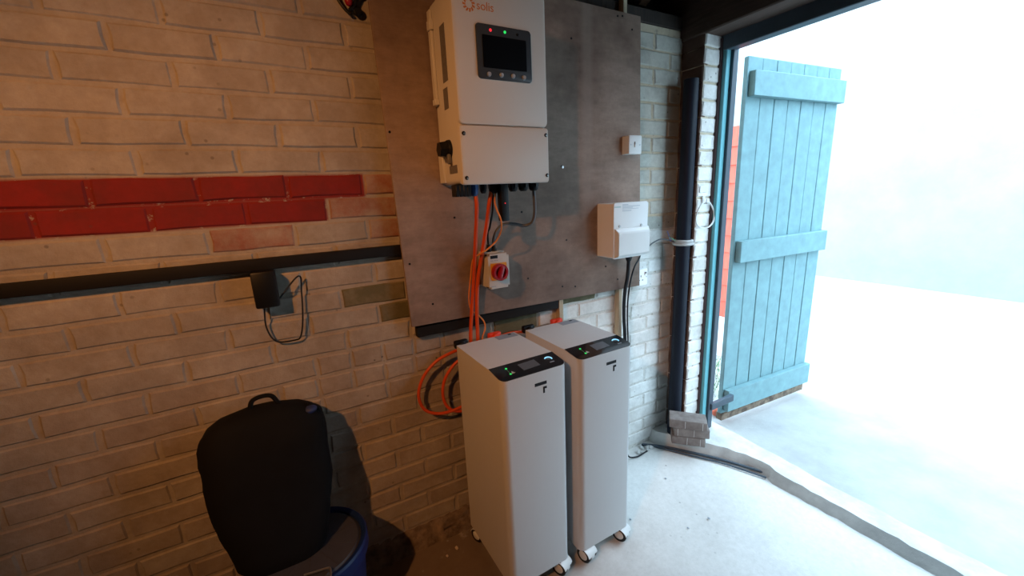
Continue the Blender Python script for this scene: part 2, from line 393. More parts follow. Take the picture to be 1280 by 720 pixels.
for c in range(-1, 27):                       # course c lies under bed joint c; bed joint 26 is 9 cm above the floor
    zt = (26-c)*.075+.09
    zc = zt-.0375
    ph = .022 if c % 2 else .130
    if c == -1: zc -= .002
    joints = []
    x = ph-.225*11
    while x < 2.0: joints.append(x); x += .225
    if c in (15, 16): joints = sorted(joints+[j+.1125 for j in joints if -.1 < j < .45])
    for a, b in zip(joints, joints[1:]):
        b = min(b, XR+.005)
        if b-a < .05: continue
        L = b-a-.010; xc = (a+b)/2
        far = b < -.88
        if a > .40 and b < 1.42 and .98 < zc < 2.12: continue          # wholly behind the board
        if c == 26 and xc < 1.0: continue
        if a > .62 and b < 1.02 and zc < .8: continue                  # wholly behind the battery cabinets
        key = 'brick_cream'
        if c >= 15: key = 'brick_worn' if rb.random() < .8 else 'brick_cream'
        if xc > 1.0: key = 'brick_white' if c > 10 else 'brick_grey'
        if c == 7 and xc < .7: key = 'brick_red' if xc < .25 else 'brick_faded'
        if c == 8 and xc < .7: key = 'brick_red' if xc < .12 else 'brick_faded'
        if c in (9, 11) and -.1 < xc < .5 and rb.random() < .35: key = 'brick_faded'
        if c == 12 and xc > .12 and xc < .6: key = 'brick_green'
        if c == 13 and .24 < xc < .6: key = 'brick_green'
        if c == 14 and .55 < xc < 1.25: key = 'brick_green'
        if c in (15,) and .8 < xc < .98: key = 'brick_green'
        if far:
            t = bmesh.new(); t.from_mesh(bmesh_for(key, L, 0))
            for v in t.verts: v.co += Vector((xc, -.0045, zc))
            merge(far_bm.setdefault(key, bmesh.new()), t); continue
        o = bpy.data.objects.new('brick', bmesh_for(key, L, rb.randrange(3))); C.objects.link(o)
        o.parent = wall
        o.location = (xc+rb.uniform(-.0015, .0015), -.0045+rb.uniform(-.001, .001), zc+rb.uniform(-.001, .001))
        o.rotation_euler = (rb.uniform(-.012, .012), rb.uniform(-.006, .006), rb.uniform(-.006, .006))
        count += 1
for key, fb in far_bm.items():
    o = build('brickwork', fb, M[key], wall); o['kind'] = 'stuff'
# rough earthy footing at the wall foot
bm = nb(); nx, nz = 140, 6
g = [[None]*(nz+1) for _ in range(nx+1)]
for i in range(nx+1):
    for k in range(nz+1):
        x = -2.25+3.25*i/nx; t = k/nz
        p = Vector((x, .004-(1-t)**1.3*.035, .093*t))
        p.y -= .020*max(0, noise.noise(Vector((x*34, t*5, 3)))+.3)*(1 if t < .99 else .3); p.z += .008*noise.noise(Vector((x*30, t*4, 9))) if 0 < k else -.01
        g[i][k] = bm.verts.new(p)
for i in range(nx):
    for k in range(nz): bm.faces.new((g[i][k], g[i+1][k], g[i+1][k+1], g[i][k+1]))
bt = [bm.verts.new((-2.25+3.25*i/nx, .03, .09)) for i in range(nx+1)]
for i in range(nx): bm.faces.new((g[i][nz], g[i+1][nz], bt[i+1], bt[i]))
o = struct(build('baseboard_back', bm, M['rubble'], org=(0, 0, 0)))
# doorway wall: brick nib with its reveal, one header brick to each course on both faces
bm = nb(); box(bm, (XR+.003, NY+.0005, -.02), (1.893, .004, 2.09))
nib = struct(build('wall_right', bm, M['mortar'], org=(XR, 0, 0), smooth=False))
for c in range(-1, 27):
    zc = (26-c)*.075+.09-.0375
    me = bmesh_for('brick_white', .108, c % 3)
    o = bpy.data.objects.new('brick', me); C.objects.link(o); o.parent = nib
    o.location = (.0565+rb.uniform(-.002, .002), NY-.004+rb.uniform(-.0012, .0012), zc)
    o.rotation_euler = (0, rb.uniform(-.012, .012), rb.uniform(-.008, .008))
    o = bpy.data.objects.new('brick', bmesh_for('brick_brown', .119, c % 3, .0735)); C.objects.link(o); o.parent = nib
    o.location = (-.002+rb.uniform(-.001, .001), -.064, zc); o.rotation_euler = (0, 0, math.radians(-90))
# wall over the door, beyond the door and the unseen sides of the garage
bm = nb(); box(bm, (XR+.01, -3.25, 2.30), (1.88, .2, 3.3)); struct(build('wall_right_gable', bm, M['roofboard'], smooth=False))
bm = nb(); box(bm, (XR, -3.25, -.02), (1.885, DOOR_END, 2.09)); struct(build('wall_right_far', bm, M['plaster'], smooth=False))
bm = nb(); box(bm, (-2.4, -3.25, -.02), (-2.3, .2, 3.3)); struct(build('wall_left', bm, M['plaster'], smooth=False))
bm = nb(); box(bm, (-2.4, -3.35, -.02), (1.9, -3.25, 2.3)); struct(build('wall_front', bm, M['plaster'], smooth=False))
# roof: wall plate, lintel, rafters, boards
bm = nb(); box(bm, (-2.3, -.006, 2.142), (1.9, .15, 2.20), .004, 1); struct(build('trim_1', bm, M['plate']))
bm = nb(); box(bm, (-2.35, .16, 2.12), (1.93, .2, 2.42)); struct(build('trim_3', bm, M['roofboard'], smooth=False))
bm = nb(); box(bm, (XR-.012, -3.2, 2.092), (1.90, .158, 2.30), .006, 1); struct(build('trim_2', bm, M['lintel']))
bm = nb()
def slab(bm, p0, p1, x0, x1, t):
    (ya, za), (yb_, zb) = p0, p1
    v = [bm.verts.new(q) for q in ((x0, ya, za), (x1, ya, za), (x1, yb_, zb), (x0, yb_, zb), (x0, ya, za+t), (x1, ya, za+t), (x1, yb_, zb+t), (x0, yb_, zb+t))]
    for f in ((0, 1, 2, 3), (7, 6, 5, 4), (0, 4, 5, 1), (1, 5, 6, 2), (2, 6, 7, 3), (3, 7, 4, 0)): bm.faces.new([v[i] for i in f])
slab(bm, (.22, 2.30), (-1.6, 3.20), -2.4, 1.95, .03); slab(bm, (-1.6, 3.20), (-3.4, 2.30), -2.4, 1.95, .03)
ceil = struct(build('ceiling', bm, M['roofboard'], org=(0, 0, 2.3), smooth=False))
for x in (-1.9, -1.3, -.7, -.1, .5, 1.05, 1.62):
    bm = nb(); slab(bm, (.10, 2.262), (-1.6, 3.10), x-.024, x+.024, .09); build('rafter', bm, M['rafter'], ceil, smooth=False)
# threshold
bm = nb(); n1, n2 = 70, 8
g = []
for i in range(n1+1):
    row = []
    y = -.0-2.65*i/n1
    for k in range(n2+1):
        t = k/n2
        e = min(1.905, 1.672+.62*max(0, -y-.04))+.016*noise.noise(Vector((y*9, 1, 2)))+.012*noise.noise(Vector((y*31, 4, 2)))
        x = e+(2.02-e)*max(0, (t-.25)/.75); z = -.01+(.080-.022*min(1, max(0, (-y-.26)/.5)))*min(1, t/.25)**.8+.007*noise.noise(Vector((x*34, y*34, 1)))
        row.append(bm.verts.new((x-.022*(1-min(1, t/.25)), y, z)))
    g.append(row)
for i in range(n1):
    for k in range(n2): bm.faces.new((g[i][k], g[i+1][k], g[i+1][k+1], g[i][k+1]))
struct(build('floor_threshold', bm, M['ledge'], org=(1.8, 0, 0)))
# door frame and leaf
d1 = bpy.data.objects.new('door_1', None); C.objects.link(d1); d1.location = (1.92, -.15, 0); ORG['door_1'] = Vector(d1.location); struct(d1)
bm = nb(); box(bm, (1.888, -.142, .05), (1.93, -.110, 2.085), .002, 1); build('frame_strip', bm, M['brown_strip'], d1)
bm = nb(); box(bm, (1.896, -.161, .06), (1.93, -.140, 2.06), .003, 1); build('frame_post', bm, M['teal'], d1)
bm = nb(); box(bm, (1.892, -1.75, 2.03), (1.95, -.112, 2.094), .003, 1); build('frame_head', bm, M['dark_frame'], d1)
bm = nb(); box(bm, (1.926, -.176, .045), (1.965, -.150, 2.085), .003, 1); build('frame_channel', bm, M['dark_frame'], d1)
lf = Matrix.Rotation(math.radians(-4), 3, 'Z')
def leafbox(bm, a, b, bev=.003):
    t = nb(); box(t, a, b, bev, 1)
    for v in t.verts: v.co = lf @ v.co + Vector((2.125, -.112, 0))
    merge(bm, t)
for i in range(7):
    bm = nb(); leafbox(bm, (.115*i+.001, -.012+.001*(i % 2), .075), (.115*i+.112, .014, 2.04)); build('door_board', bm, M['teal_worn'], d1)
for z0, z1 in ((.10, .235), (1.0, 1.12), (1.85, 1.97)):
    bm = nb(); leafbox(bm, (.012, -.048, z0), (.80, -.013, z1)); build('door_ledge', bm, M['teal_worn'], d1)
bm = nb(); box(bm, (1.94, -.188, .185), (2.14, -.165, .225), .003, 1); build('hinge_strap', bm, M['dark_frame'], d1)
bm = nb(); leafbox(bm, (0, -.02, .032), (.80, .02, .078)); build('weather_bar', bm, M['rubble'], d1)

# ================================================================== OUTSIDE
bm = nb()
for a, b in (((1.99, -14), (30, 12)),):
    v = [bm.verts.new(q) for q in ((a[0], a[1], .0), (b[0], a[1], .0), (b[0], b[1], .0), (a[0], b[1], .0))]; bm.faces.new(v)
yard = build('yard_ground', bm, M['yard'], org=(2, 0, 0), smooth=False); struct(yard)
bm = nb(); box(bm, (7.0, -16, 0), (7.3, 14, 5.2)); struct(build('wall_sky_blocker', bm, M['sky_blocker'], smooth=False))  # added wall that cuts the low sky light reaching the doorway
fn = thing('garden_fence', (3.1, 1.4, 0), 'red stained timber garden fence of overlapping horizontal boards beyond the open doorway', 'fence')
bm = nb(); box(bm, (3.06, .30, 0), (3.11, 2.6, .36), .004, 1); build('gravel_board', bm, M['white_plastic'], fn)
for i in range(11):
    z = .36+.135*i; bm = nb(); R = Matrix.Rotation(math.radians(5), 3, 'Y'); box(bm, (3.065, .30, z-.01), (3.08, 2.6, z+.14), .002, 1, R)
    build('fence_board', bm, M['fence_red'], fn)
for y in (.32, 1.45, 2.58):
    bm = nb(); box(bm, (3.10, y-.04, 0), (3.17, y+.04, 1.92), .003, 1); build('fence_post', bm, M['fence_red'], fn)
bm = nb(); rg = random.Random(5)
for _ in range(2600):
    x = rg.uniform(2.36, 3.0); y = rg.uniform(.02, 1.6); h = rg.uniform(.02, .06); a = rg.uniform(0, 6.28); d = Vector((math.cos(a), math.sin(a), 0))
    p = Vector((x, y, 0)); bm.faces.new([bm.verts.new(p-d*.003), bm.verts.new(p+d*.003), bm.verts.new(p+Vector((rg.uniform(-.02, .02), rg.uniform(-.02, .02), h)))])
go = build('grass', bm, M['grass'], org=(2.7, .8, 0)); go['kind'] = 'stuff'; tag(go, 'short green grass at the foot of the red fence outside', 'grass')
bm = nb(); bmesh.ops.create_icosphere(bm, subdivisions=3, radius=.030)
for v in bm.verts: v.co += Vector((2.20, -.045, .030))
tag(build('ball', bm, M['ball']), 'small orange ball lying on the ground behind the teal door', 'ball')

# ================================================================== PLYWOOD BOARD, BATTENS, RAILS
YB = -.05
bd = thing('plywood_board', (.9, YB, .95), 'large weathered brown plywood backing board fixed to the brick wall', 'board')
bl, br, tr = aty(515, 409, YB), aty(799.5, 357, YB), aty(801, 20.5, YB)
tlx = bl.x-.03; tlz = tr.z+.012
bm = nb(); prism(bm, [(tlx, tlz), (tr.x, tr.z), (br.x, br.z), (bl.x, bl.z)], YB+.012, YB, .001); build('panel', bm, M['ply'], bd, smooth=False)
for px, py in ((703, 358), (719, 358), (772, 349), (778, 20), (772, 20), (790, 37), (714, 48), (757, 333), (541, 380), (487, 165), (708, 300), (660, 348), (702, 208), (652, 265), (568, 272), (512, 330)):
    p = aty(px, py, YB); bm = nb(); cyl(bm, p+Vector((0, .002, 0)), p-Vector((0, .0012, 0)), .0042, n=10); build('screw', bm, M['dark_print'], bd)
p = aty(703, 209, YB); bm = nb(); cyl(bm, p, p-Vector((0, .004, 0)), .005, n=12); build('screw', bm, M['chrome'], bd)
for x0, x1, lab in ((1.014, 1.036, 'pine batten under the board, between the dark lower rail and the black cables'), (1.370, 1.391, 'pine batten running down beside the black cables under the consumer unit')):
    bm = nb(); box(bm, (x0, -.0375, .0), (x1, -.0085, 2.36 if x0 > 1.2 else 2.14), .001, 1)
    tag(build('timber_batten', bm, M['batten']), lab, 'batten')
bm = nb(); box(bm, (-.9, -.030, 1.232), (.372, -.008, 1.268), .003, 2); tag(build('wall_rail', bm, M['bar_black']), 'long black rail fixed across the painted bricks, running into the plywood board', 'rail')
bm = nb(); box(bm, (.368, -.036, .918), (1.013, -.009, .958), .002, 1); tag(build('wall_rail', bm, M['bar_black']), 'dark rail tucked under the bottom edge of the plywood board', 'rail')
# plug box at the rail with hanging cable
pb = thing('adaptor_box', (-.07, -.008, 1.10), 'black adaptor box under the wall rail with a thin cable hanging in a loop', 'adaptor')
bm = nb(); box(bm, (-.115, -.062, 1.12), (-.050, -.009, 1.232), .006, 2); build('body', bm, M['black'], pb)
bm = nb(); tube(bm, [(-.06, -.04, 1.13), aty(373, 345, -.03), aty(377, 366, -.022), aty(378.5, 400, -.022), aty(376, 420, -.022), aty(369, 425, -.022), (-.08, -.022, 1.0), (-.10, -.022, 1.05), (-.095, -.03, 1.12)], .0026, 8); build('cable', bm, M['black_rubber'], pb)

# ================================================================== INVERTER
YI = YB-.205
fl = aty(574, 155.5, YI).x; fr = aty(684.8, 159.5, YI).x; zs = aty(630, 157.5, YI).z; zb = aty(632, 229.5, YI).z
zt = 2.035
inv = thing('solar_inverter', ((fl+fr)/2, YB, zb), 'tall off-white wall mounted inverter with a dark display and cables below', 'inverter')
bm = nb(); prism(bm, rrect(fl+.004, fr-.004, zb+.004, zt-.004, .018), YB-.012, YI+.012, .004); build('body', bm, M['cream_shell'], inv)
bm = nb(); prism(bm, rrect(fl, fr, zs+.0012, zt, .016), YI+.016, YI, .006); uc = build('upper_cover', bm, M['cream_shell'], inv)
bm = nb(); prism(bm, rrect(fl-.001, fr+.001, zb, zs-.0012, .008), YI+.017, YI-.001, .005); lc = build('lower_cover', bm, M['cream_shell'], inv)
for px, py in ((579.5, 166.5), (682.2, 169), (583.5, 222.5), (684, 219)):
    p = aty(px, py, YI-.001); bm = nb(); cyl(bm, p+Vector((0, .002, 0)), p-Vector((0, .0012, 0)), .0062, n=14); sc_ = build('screw_cup', bm, M['dark_print'], lc); bm = nb(); q_ = p+Vector((.0015, 0, -.001)); cyl(bm, q_, q_-Vector((0, .003, 0)), .0036, .003, 12); build('screw', bm, M['chrome'], inv)
# mounting bracket down the left-hand side
a, b = aty(538.5, 14, YB-.02), aty(546, 133, YB-.02)
bm = nb(); box(bm, (fl-.006, YB-.034, b.z), (fl+.004, YB-.010, a.z), .002, 1)
box(bm, (fl-.010, YB-.040, a.z-.06), (fl+.004, YB-.012, a.z-.03), .002, 1); box(bm, (fl-.011, YB-.040, b.z), (fl+.004, YB-.014, b.z+.02), .002, 1)
build('mounting_bracket', bm, M['cream_shell'], inv)
bm = nb(); box(bm, (fl-.004, YB-.045, zb+.012), (fl+.006, YB-.006, zb+.12), .002, 1); build('mounting_foot', bm, M['cream_shell'], inv)
# side labels and rotary isolator on the left face
def side_rect(bm, y0, y1, z0, z1, x): box(bm, (x, min(y0, y1), z0), (x+.003, max(y0, y1), z1))
XS = fl+.0035
def atside(px, py): return atx(px, py, XS)
for q in ((548, 31, 561, 103), (553, 109, 562, 138)):
    a, b = atside(q[0]+1, q[1]+3), atside(q[2]-1, q[3]-3)
    bm = nb(); side_rect(bm, a.y, b.y, b.z, a.z, XS-.0008); build('data_label', bm, M['label_grey'], inv)
a, b = atside(562, 208), atside(572, 216); bm = nb(); side_rect(bm, a.y, b.y, b.z, a.z, XS-.0008); build('data_label', bm, M['label_grey'], inv)
kp = atside(561.5, 187)
bm = nb(); cyl(bm, (XS+.002, kp.y, kp.z), (XS-.010, kp.y, kp.z), .031, .029, 28, .002)
cyl(bm, (XS-.010, kp.y, kp.z), (XS-.036, kp.y, kp.z), .0285, .024, 6)
kb = build('dc_isolator_knob', bm, M['black'], inv, smooth=False)
bm = nb(); box(bm, (XS-.016, kp.y-.026, kp.z-.048), (XS-.004, kp.y-.012, kp.z-.016), .003, 1); build('pointer', bm, M['label_grey'], kb)
# display
c4 = [aty(*q, YI) for q in ((593, 28), (662.5, 39.5), (664.5, 104), (598, 98.5))]
x0 = (c4[0].x+c4[3].x)/2; x1 = (c4[1].x+c4[2].x)/2; z1 = (c4[0].z+c4[1].z)/2; z0 = (c4[2].z+c4[3].z)/2
bm = nb(); prism(bm, rrect(x0, x1, z0, z1, .011), YI+.002, YI-.004, .0015); disp = build('display_bezel', bm, M['bezel'], inv)
q = [aty(*k, YI-.004) for k in ((602.5, 43), (657, 51), (658.5, 89.5), (604.5, 84.5))]
bm = nb(); prism(bm, rrect((q[0].x+q[3].x)/2, (q[1].x+q[2].x)/2, (q[2].z+q[3].z)/2, (q[0].z+q[1].z)/2, .002), YI-.003, YI-.0055); build('screen', bm, M['screen_black'], disp, smooth=False)
for (px, py), k in (((613, 37.5), 'led_red'), ((631, 40.3), 'led_green'), ((647, 43.5), 'dark_print')):
    p = aty(px, py, YI-.004); bm = nb(); cyl(bm, p+Vector((0, .001, 0)), p-Vector((0, .002, 0)), .0048, .0035, 14); build('indicator_light', bm, M[k], disp)
for px, py in ((611.5, 92.8), (627, 94), (641.5, 95.3), (655, 97.2)):
    p = aty(px, py, YI-.004); bm = nb(); cyl(bm, p+Vector((0, .001, 0)), p-Vector((0, .005, 0)), .0075, .0055, 18); build('button', bm, M['button'], disp)
# sun emblem and word
p = aty(585.8, 5, YI)
bm = nb()
for k in range(11):
    a = 2*math.pi*k/11; R = Matrix.Rotation(-a, 3, 'Y'); t = nb(); box(t, (-.0028, -.0006, .0105), (.0028, .0004, .0195))
    for v in t.verts: v.co = R @ Vector((v.co.x+(v.co.z-.0105)*.35, v.co.y, v.co.z)) + p
    merge(bm, t)
build('sun_emblem', bm, M['orange_logo'], inv, smooth=False)
p = aty(595.6, 11.2, YI-.0002); build('brand_lettering', text_bm('solis', .0335, face_mtx(p), .0003, .98), M['orange_logo'], inv, smooth=False)
# glands along the bottom
YG = YI+.075
def gland(px0, px1, h, mat='black', nm='cable_gland', y=YG):
    a = aty(px0, 236, y).x; b = aty(px1, 236, y).x; c = (a+b)/2; r = (b-a)/2; bm = nb()
    cyl(bm, (c, y, zb+.004), (c, y, zb-h*.45), r, n=6); cyl(bm, (c, y, zb-h*.45), (c, y, zb-h*.75), r*.92, n=16); cyl(bm, (c, y, zb-h*.75), (c, y, zb-h), r*.9, r*.6, 16)
    return build(nm, bm, M[mat], inv, smooth=False), Vector((c, y, zb-h))
a = aty(567, 236, YG).x; b = aty(586, 236, YG).x; bm = nb()
for k in range(4): xx = a+(b-a)*(k+.5)/4; box(bm, (xx-.0068, YG-.02, zb-.036), (xx+.0068, YG+.02, zb+.004), .002, 1)
build('connector_block', bm, M['black'], inv)
_, G1 = gland(587.5, 597.5, .036, 'blue_boot'); _, G2 = gland(600, 608, .028); _, G3 = gland(611, 622.5, .030)
_, G5 = gland(636, 647, .026); _, G6 = gland(648.5, 660, .026); _, G7 = gland(661.5, 672.5, .026)
q0, q1 = aty(623.5, 240, YG-.02), aty(635, 276, YG-.02)
bm = nb(); box(bm, (q0.x, YG-.035, q1.z), (q1.x, YG-.005, zb+.004), .004, 2); lg = build('data_logger', bm, M['black'], inv)
p = aty(631.5, 254, YG-.035); bm = nb(); cyl(bm, p+Vector((0, .001, 0)), p-Vector((0, .001, 0)), .002, n=8); build('indicator_light', bm, M['led_red'], lg)

# ================================================================== ROTARY ISOLATOR
YF = YB-.085
iso = thing('rotary_isolator', (.69, YB, 1.06), 'grey isolator switch box with a red rotary knob on a yellow plate', 'switch')
q = [aty(*k, YF) for k in ((609.5, 318), (636, 316), (637.3, 358), (612, 362.5))]
x0, x1, z0, z1 = (q[0].x+q[3].x)/2, (q[1].x+q[2].x)/2, (q[2].z+q[3].z)/2, (q[0].z+q[1].z)/2
bm = nb(); prism(bm, rrect(x0+.002, x1-.002, z0+.002, z1+.004, .004, 3), YB-.001, YF+.030, .002); build('base', bm, M['isolator'], iso)
def notch(x0, x1, z0, z1, n): return [(x1-n, z1), (x0+n, z1), (x0+n, z1-n), (x0, z1-n), (x0, z0+n), (x0+n, z0+n), (x0+n, z0), (x1-n, z0), (x1-n, z0+n), (x1, z0+n), (x1, z1-n), (x1-n, z1-n)]
bm = nb(); prism(bm, notch(x0, x1, z0, z1, .008), YF+.031, YF, .0015); build('cover', bm, M['isolator'], iso, smooth=False)
for a, b in ((x0+.006, z0+.006), (x1-.006, z0+.006), (x0+.006, z1-.006), (x1-.006, z1-.006)):
    bm = nb(); cyl(bm, (a, YF+.032, b), (a, YF+.022, b), .004, n=10); build('cover_screw', bm, M['black'], iso)
q = [aty(*k, YF-.003) for k in ((613.5, 330), (633, 327.5), (634.3, 348), (615, 352))]
px0, px1, pz0, pz1 = (q[0].x+q[3].x)/2, (q[1].x+q[2].x)/2, (q[2].z+q[3].z)/2, (q[0].z+q[1].z)/2
bm = nb(); prism(bm, rrect(px0, px1, pz0, pz1, .004, 3), YF+.001, YF-.004, .001); build('yellow_plate', bm, M['yellow'], iso, smooth=False)
kc = aty(626.3, 340.5, YF-.022); KR = .0315
bm = nb()
prof = [(KR, 0), (KR, -.018), (KR-.002, -.022), (KR-.009, -.022), (KR-.011, -.018), (KR-.011, -.006)]
rings = [[bm.verts.new((kc.x+r*math.cos(2*math.pi*i/40), YF-.004+y, kc.z+r*math.sin(2*math.pi*i/40))) for i in range(40)] for r, y in prof]
for a, b in zip(rings, rings[1:]):
    for i in range(40): bm.faces.new((a[i], a[(i+1) % 40], b[(i+1) % 40], b[i]))
bm.faces.new(rings[0]); bm.faces.new(rings[-1]); kn = build('rotary_knob', bm, M['red'], iso)
R = Matrix.Rotation(math.radians(18), 3, 'Y'); bm = nb(); box(bm, (kc.x-.009, YF-.030, kc.z-.024), (kc.x+.009, YF-.008, kc.z+.024), .004, 2, R); build('grip', bm, M['red'], kn)
p = aty(613, 323.6, YF-.0003); bm = nb(); box(bm, (p.x, YF-.0008, p.z-.001), (p.x+.030, YF+.001, p.z+.0105)); build('maker_label', bm, M['dark_print'], iso)
p = aty(613.2, 325.9, YF-.0004); bm = nb()
for k, wd in enumerate((.011, .006, .006)): box(bm, (p.x+(0, .0155, .024)[k], YF-.0006, p.z-.0035), (p.x+(0, .0155, .024)[k]+wd, YF+.001, p.z), )
build('print', bm, M['grey_print'], iso)
p2 = aty(614.2, 358.9, YF-.0004); bm = nb(); box(bm, (p2.x, YF-.0006, p2.z-.001), (p2.x+.020, YF+.001, p2.z+.002)); build('print', bm, M['grey_print'], iso)
IG = Vector((aty(617, 308, YF+.05).x, YF+.05, z1+.004)); IG2 = Vector((IG.x-.022, IG.y, IG.z))
for G in (IG, IG2):
    bm = nb(); cyl(bm, G-Vector((0, 0, .004)), G+Vector((0, 0, .012)), .0105, n=6); cyl(bm, G+Vector((0, 0, .012)), G+Vector((0, 0, .028)), .009, .0065, 14); build('cable_gland', bm, M['black'], iso, smooth=False)

# ================================================================== CONSUMER UNIT
YC = YB-.105
q = [aty(*k, YC) for k in ((766, 253.5), (809, 251.5), (808.5, 317), (766.5, 325.5))]
x0, x1, z0, z1 = (q[0].x+q[3].x)/2, (q[1].x+q[2].x)/2, (q[2].z+q[3].z)/2, (q[0].z+q[1].z)/2
cu = thing('consumer_unit', ((x0+x1)/2, YB, z0), 'white metal consumer unit with a hinged front flap on the board edge', 'fuse box')
bm = nb(); prism(bm, rrect(x0+.003, x1-.003, z0+.003, z1-.003, .006), YB-.001, YC+.002, .003); build('enclosure', bm, M['white_metal'], cu)
bm = nb(); prism(bm, rrect(x0, x1, z0, z1, .012), YC+.004, YC-.003, .002); build('front_cover', bm, M['white_metal'], cu)
fa, fb = aty(768.5, 290, YC-.02), aty(809.5, 316, YC-.02)
fz1 = aty(790, 288, YC-.02).z; fz0 = aty(790, 321, YC-.02).z; HX0 = x0+.006; HX1 = x1+.001
bm = nb()
prof = [(YC, fz1+.012), (YC-.008, fz1+.010), (YC-.019, fz1-.004), (YC-.022, fz1-.012), (YC-.022, fz0+.014), (YC-.018, fz0+.008), (YC-.010, fz0+.003), (YC, fz0)]
L = [bm.verts.new((HX0+(.009 if y < YC-.015 else 0), y, z)) for y, z in prof]; Rr = [bm.verts.new((HX1-(.006 if y < YC-.015 else 0), y, z)) for y, z in prof]
for i in range(len(prof)-1): bm.faces.new((L[i], Rr[i], Rr[i+1], L[i+1]))
bm.faces.new(L); bm.faces.new(Rr[::-1]); bm.faces.new((L[0], L[-1], Rr[-1], Rr[0])); build('flap', bm, M['white_plastic'], cu, smooth=False)
for px in (774.5, 801.5):
    p = aty(px, 283 if px < 790 else 281, YC-.004); bm = nb(); cyl(bm, p+Vector((0, .002, 0)), p-Vector((0, .004, 0)), .006, .0045, 14); build('cover_screw', bm, M['chrome'], cu)
bm = nb(); p = aty(768, 258.8, YC-.003); box(bm, (p.x, YC-.0036, p.z-.004), (p.x+.036, YC-.002, p.z+.001)); build('brand_print', bm, M['teal_print'], cu)
bm = nb()
for k, (px, py, wd, h) in enumerate(((778, 255.6, .034, .004), (778, 257.8, .103, .003), (778, 259.6, .060, .0025), (778, 261.2, .095, .002), (778, 263.3, .052, .003))):
    p = aty(px, py, YC-.003); box(bm, (p.x, YC-.0036, p.z-h), (p.x+wd, YC-.002, p.z))
build('instruction_print', bm, M['pale_print'], cu)
CG = Vector((aty(786, 322, YC+.045).x, YC+.045, z0+.003))
bm = nb(); cyl(bm, CG+Vector((0, 0, .004)), CG-Vector((0, 0, .012)), .020, n=6); cyl(bm, CG-Vector((0, 0, .012)), CG-Vector((0, 0, .03)), .017, .011, 18); build('cable_gland', bm, M['black'], cu, smooth=False)
for nm, pts, r, lab in (('power_cable', [CG-Vector((0, 0, .022)), aty(784.5, 345, -.10), aty(781.5, 362, -.078), aty(780, 380, -.064), aty(780, 400, -.058), aty(781, 418, -.056), aty(782, 470, -.056), (1.405, -.056, .20), (1.40, -.06, .03), (1.36, -.09, .012), (1.25, -.07, .012)], .0085, 'thick black cable dropping from the consumer unit gland down the wall'),
                        ('power_cable', [aty(801, 316, -.028), aty(798.5, 324, -.060), aty(793, 334, -.080), aty(788, 352, -.082), aty(784.8, 376, -.070), aty(784.3, 400, -.060), aty(785, 425, -.05), aty(786, 470, -.05), (1.43, -.05, .20), (1.43, -.055, .03), (1.47, -.08, .008), (1.56, -.075, .008)], .0040, 'thin black cable curving from behind the consumer unit past the socket')):
    bm = nb(); tube(bm, pts, r, 10); tag(build(nm, bm, M['black_rubber']), lab, 'cable')

# ================================================================== SPUR SWITCH AND SOCKET
YS = YB-.045
q = [aty(*k, YS) for k in ((787, 169), (802.3, 169.6), (801.3, 192.2), (786.3, 192.5))]
x0, x1, z0, z1 = (q[0].x+q[3].x)/2, (q[1].x+q[2].x)/2, (q[2].z+q[3].z)/2, (q[0].z+q[1].z)/2
sw = thing('wall_switch', ((x0+x1)/2, YB, z0), 'small white surface switch box at the right edge of the plywood board', 'switch')
bm = nb(); prism(bm, rrect(x0, x1, z0, z1, .003, 3), YB-.001, YS+.009, .001); build('back_box', bm, M['white_plastic'], sw)
bm = nb(); prism(bm, rrect(x0-.001, x1+.001, z0-.001, z1+.001, .004, 3), YS+.009, YS, .002); build('face_plate', bm, M['white_plastic'], sw)
c = Vector(((x0+x1)/2, YS, (z0+z1)/2)); bm = nb(); box(bm, c+Vector((-.006, -.004, -.011)), c+Vector((.006, .001, .011)), .001, 1, Matrix.Rotation(math.radians(7), 3, 'X')); build('rocker', bm, M['white_plastic'], sw)
bm = nb(); box(bm, c+Vector((-.006, -.0046, .001)), c+Vector((-.002, .001, .012)), .0006, 1); build('rocker_gap', bm, M['grey_print'], sw)
for s in (-1, 1):
    p = c+Vector((s*.027, 0, 0)); bm = nb(); cyl(bm, p+Vector((0, .001, 0)), p-Vector((0, .001, 0)), .0032, n=12); build('screw', bm, M['pale_print'], sw)
YS = -.045
q = [aty(*k, YS) for k in ((795.8, 337.5), (808.8, 336), (809.3, 355), (796.3, 358))]
x0, x1, z0, z1 = (q[0].x+q[3].x)/2, (q[1].x+q[2].x)/2, (q[2].z+q[3].z)/2, (q[0].z+q[1].z)/2
so = thing('power_socket', ((x0+x1)/2, -.005, z0), 'white switched power socket on the painted bricks under the consumer unit', 'socket')
bm = nb(); prism(bm, rrect(x0, x1, z0, z1, .003, 3), -.0088, YS+.009, .001); build('back_box', bm, M['socket_white'], so)
bm = nb(); prism(bm, rrect(x0-.001, x1+.001, z0-.001, z1+.001, .004, 3), YS+.009, YS, .002); build('face_plate', bm, M['socket_white'], so)
c = Vector(((x0+x1)/2, YS, (z0+z1)/2))
bm = nb()
for u, v, a, b in ((-.008, .006, .002, .0045), (-.019, -.014, .0042, .002), (.004, -.014, .0042, .002)): box(bm, c+Vector((u-a, -.0006, v-b)), c+Vector((u+a, .002, v+b)))
build('pin_slot', bm, M['dark_print'], so)
bm = nb(); box(bm, c+Vector((.015, -.004, .008)), c+Vector((.026, .001, .028)), .001, 1, Matrix.Rotation(math.radians(7), 3, 'X')); rk = build('rocker', bm, M['socket_white'], so)
bm = nb(); box(bm, c+Vector((.0165, -.0055, .018)), c+Vector((.0245, -.0005, .026)), .0006, 1); build('rocker_mark', bm, M['dark_print'], so)
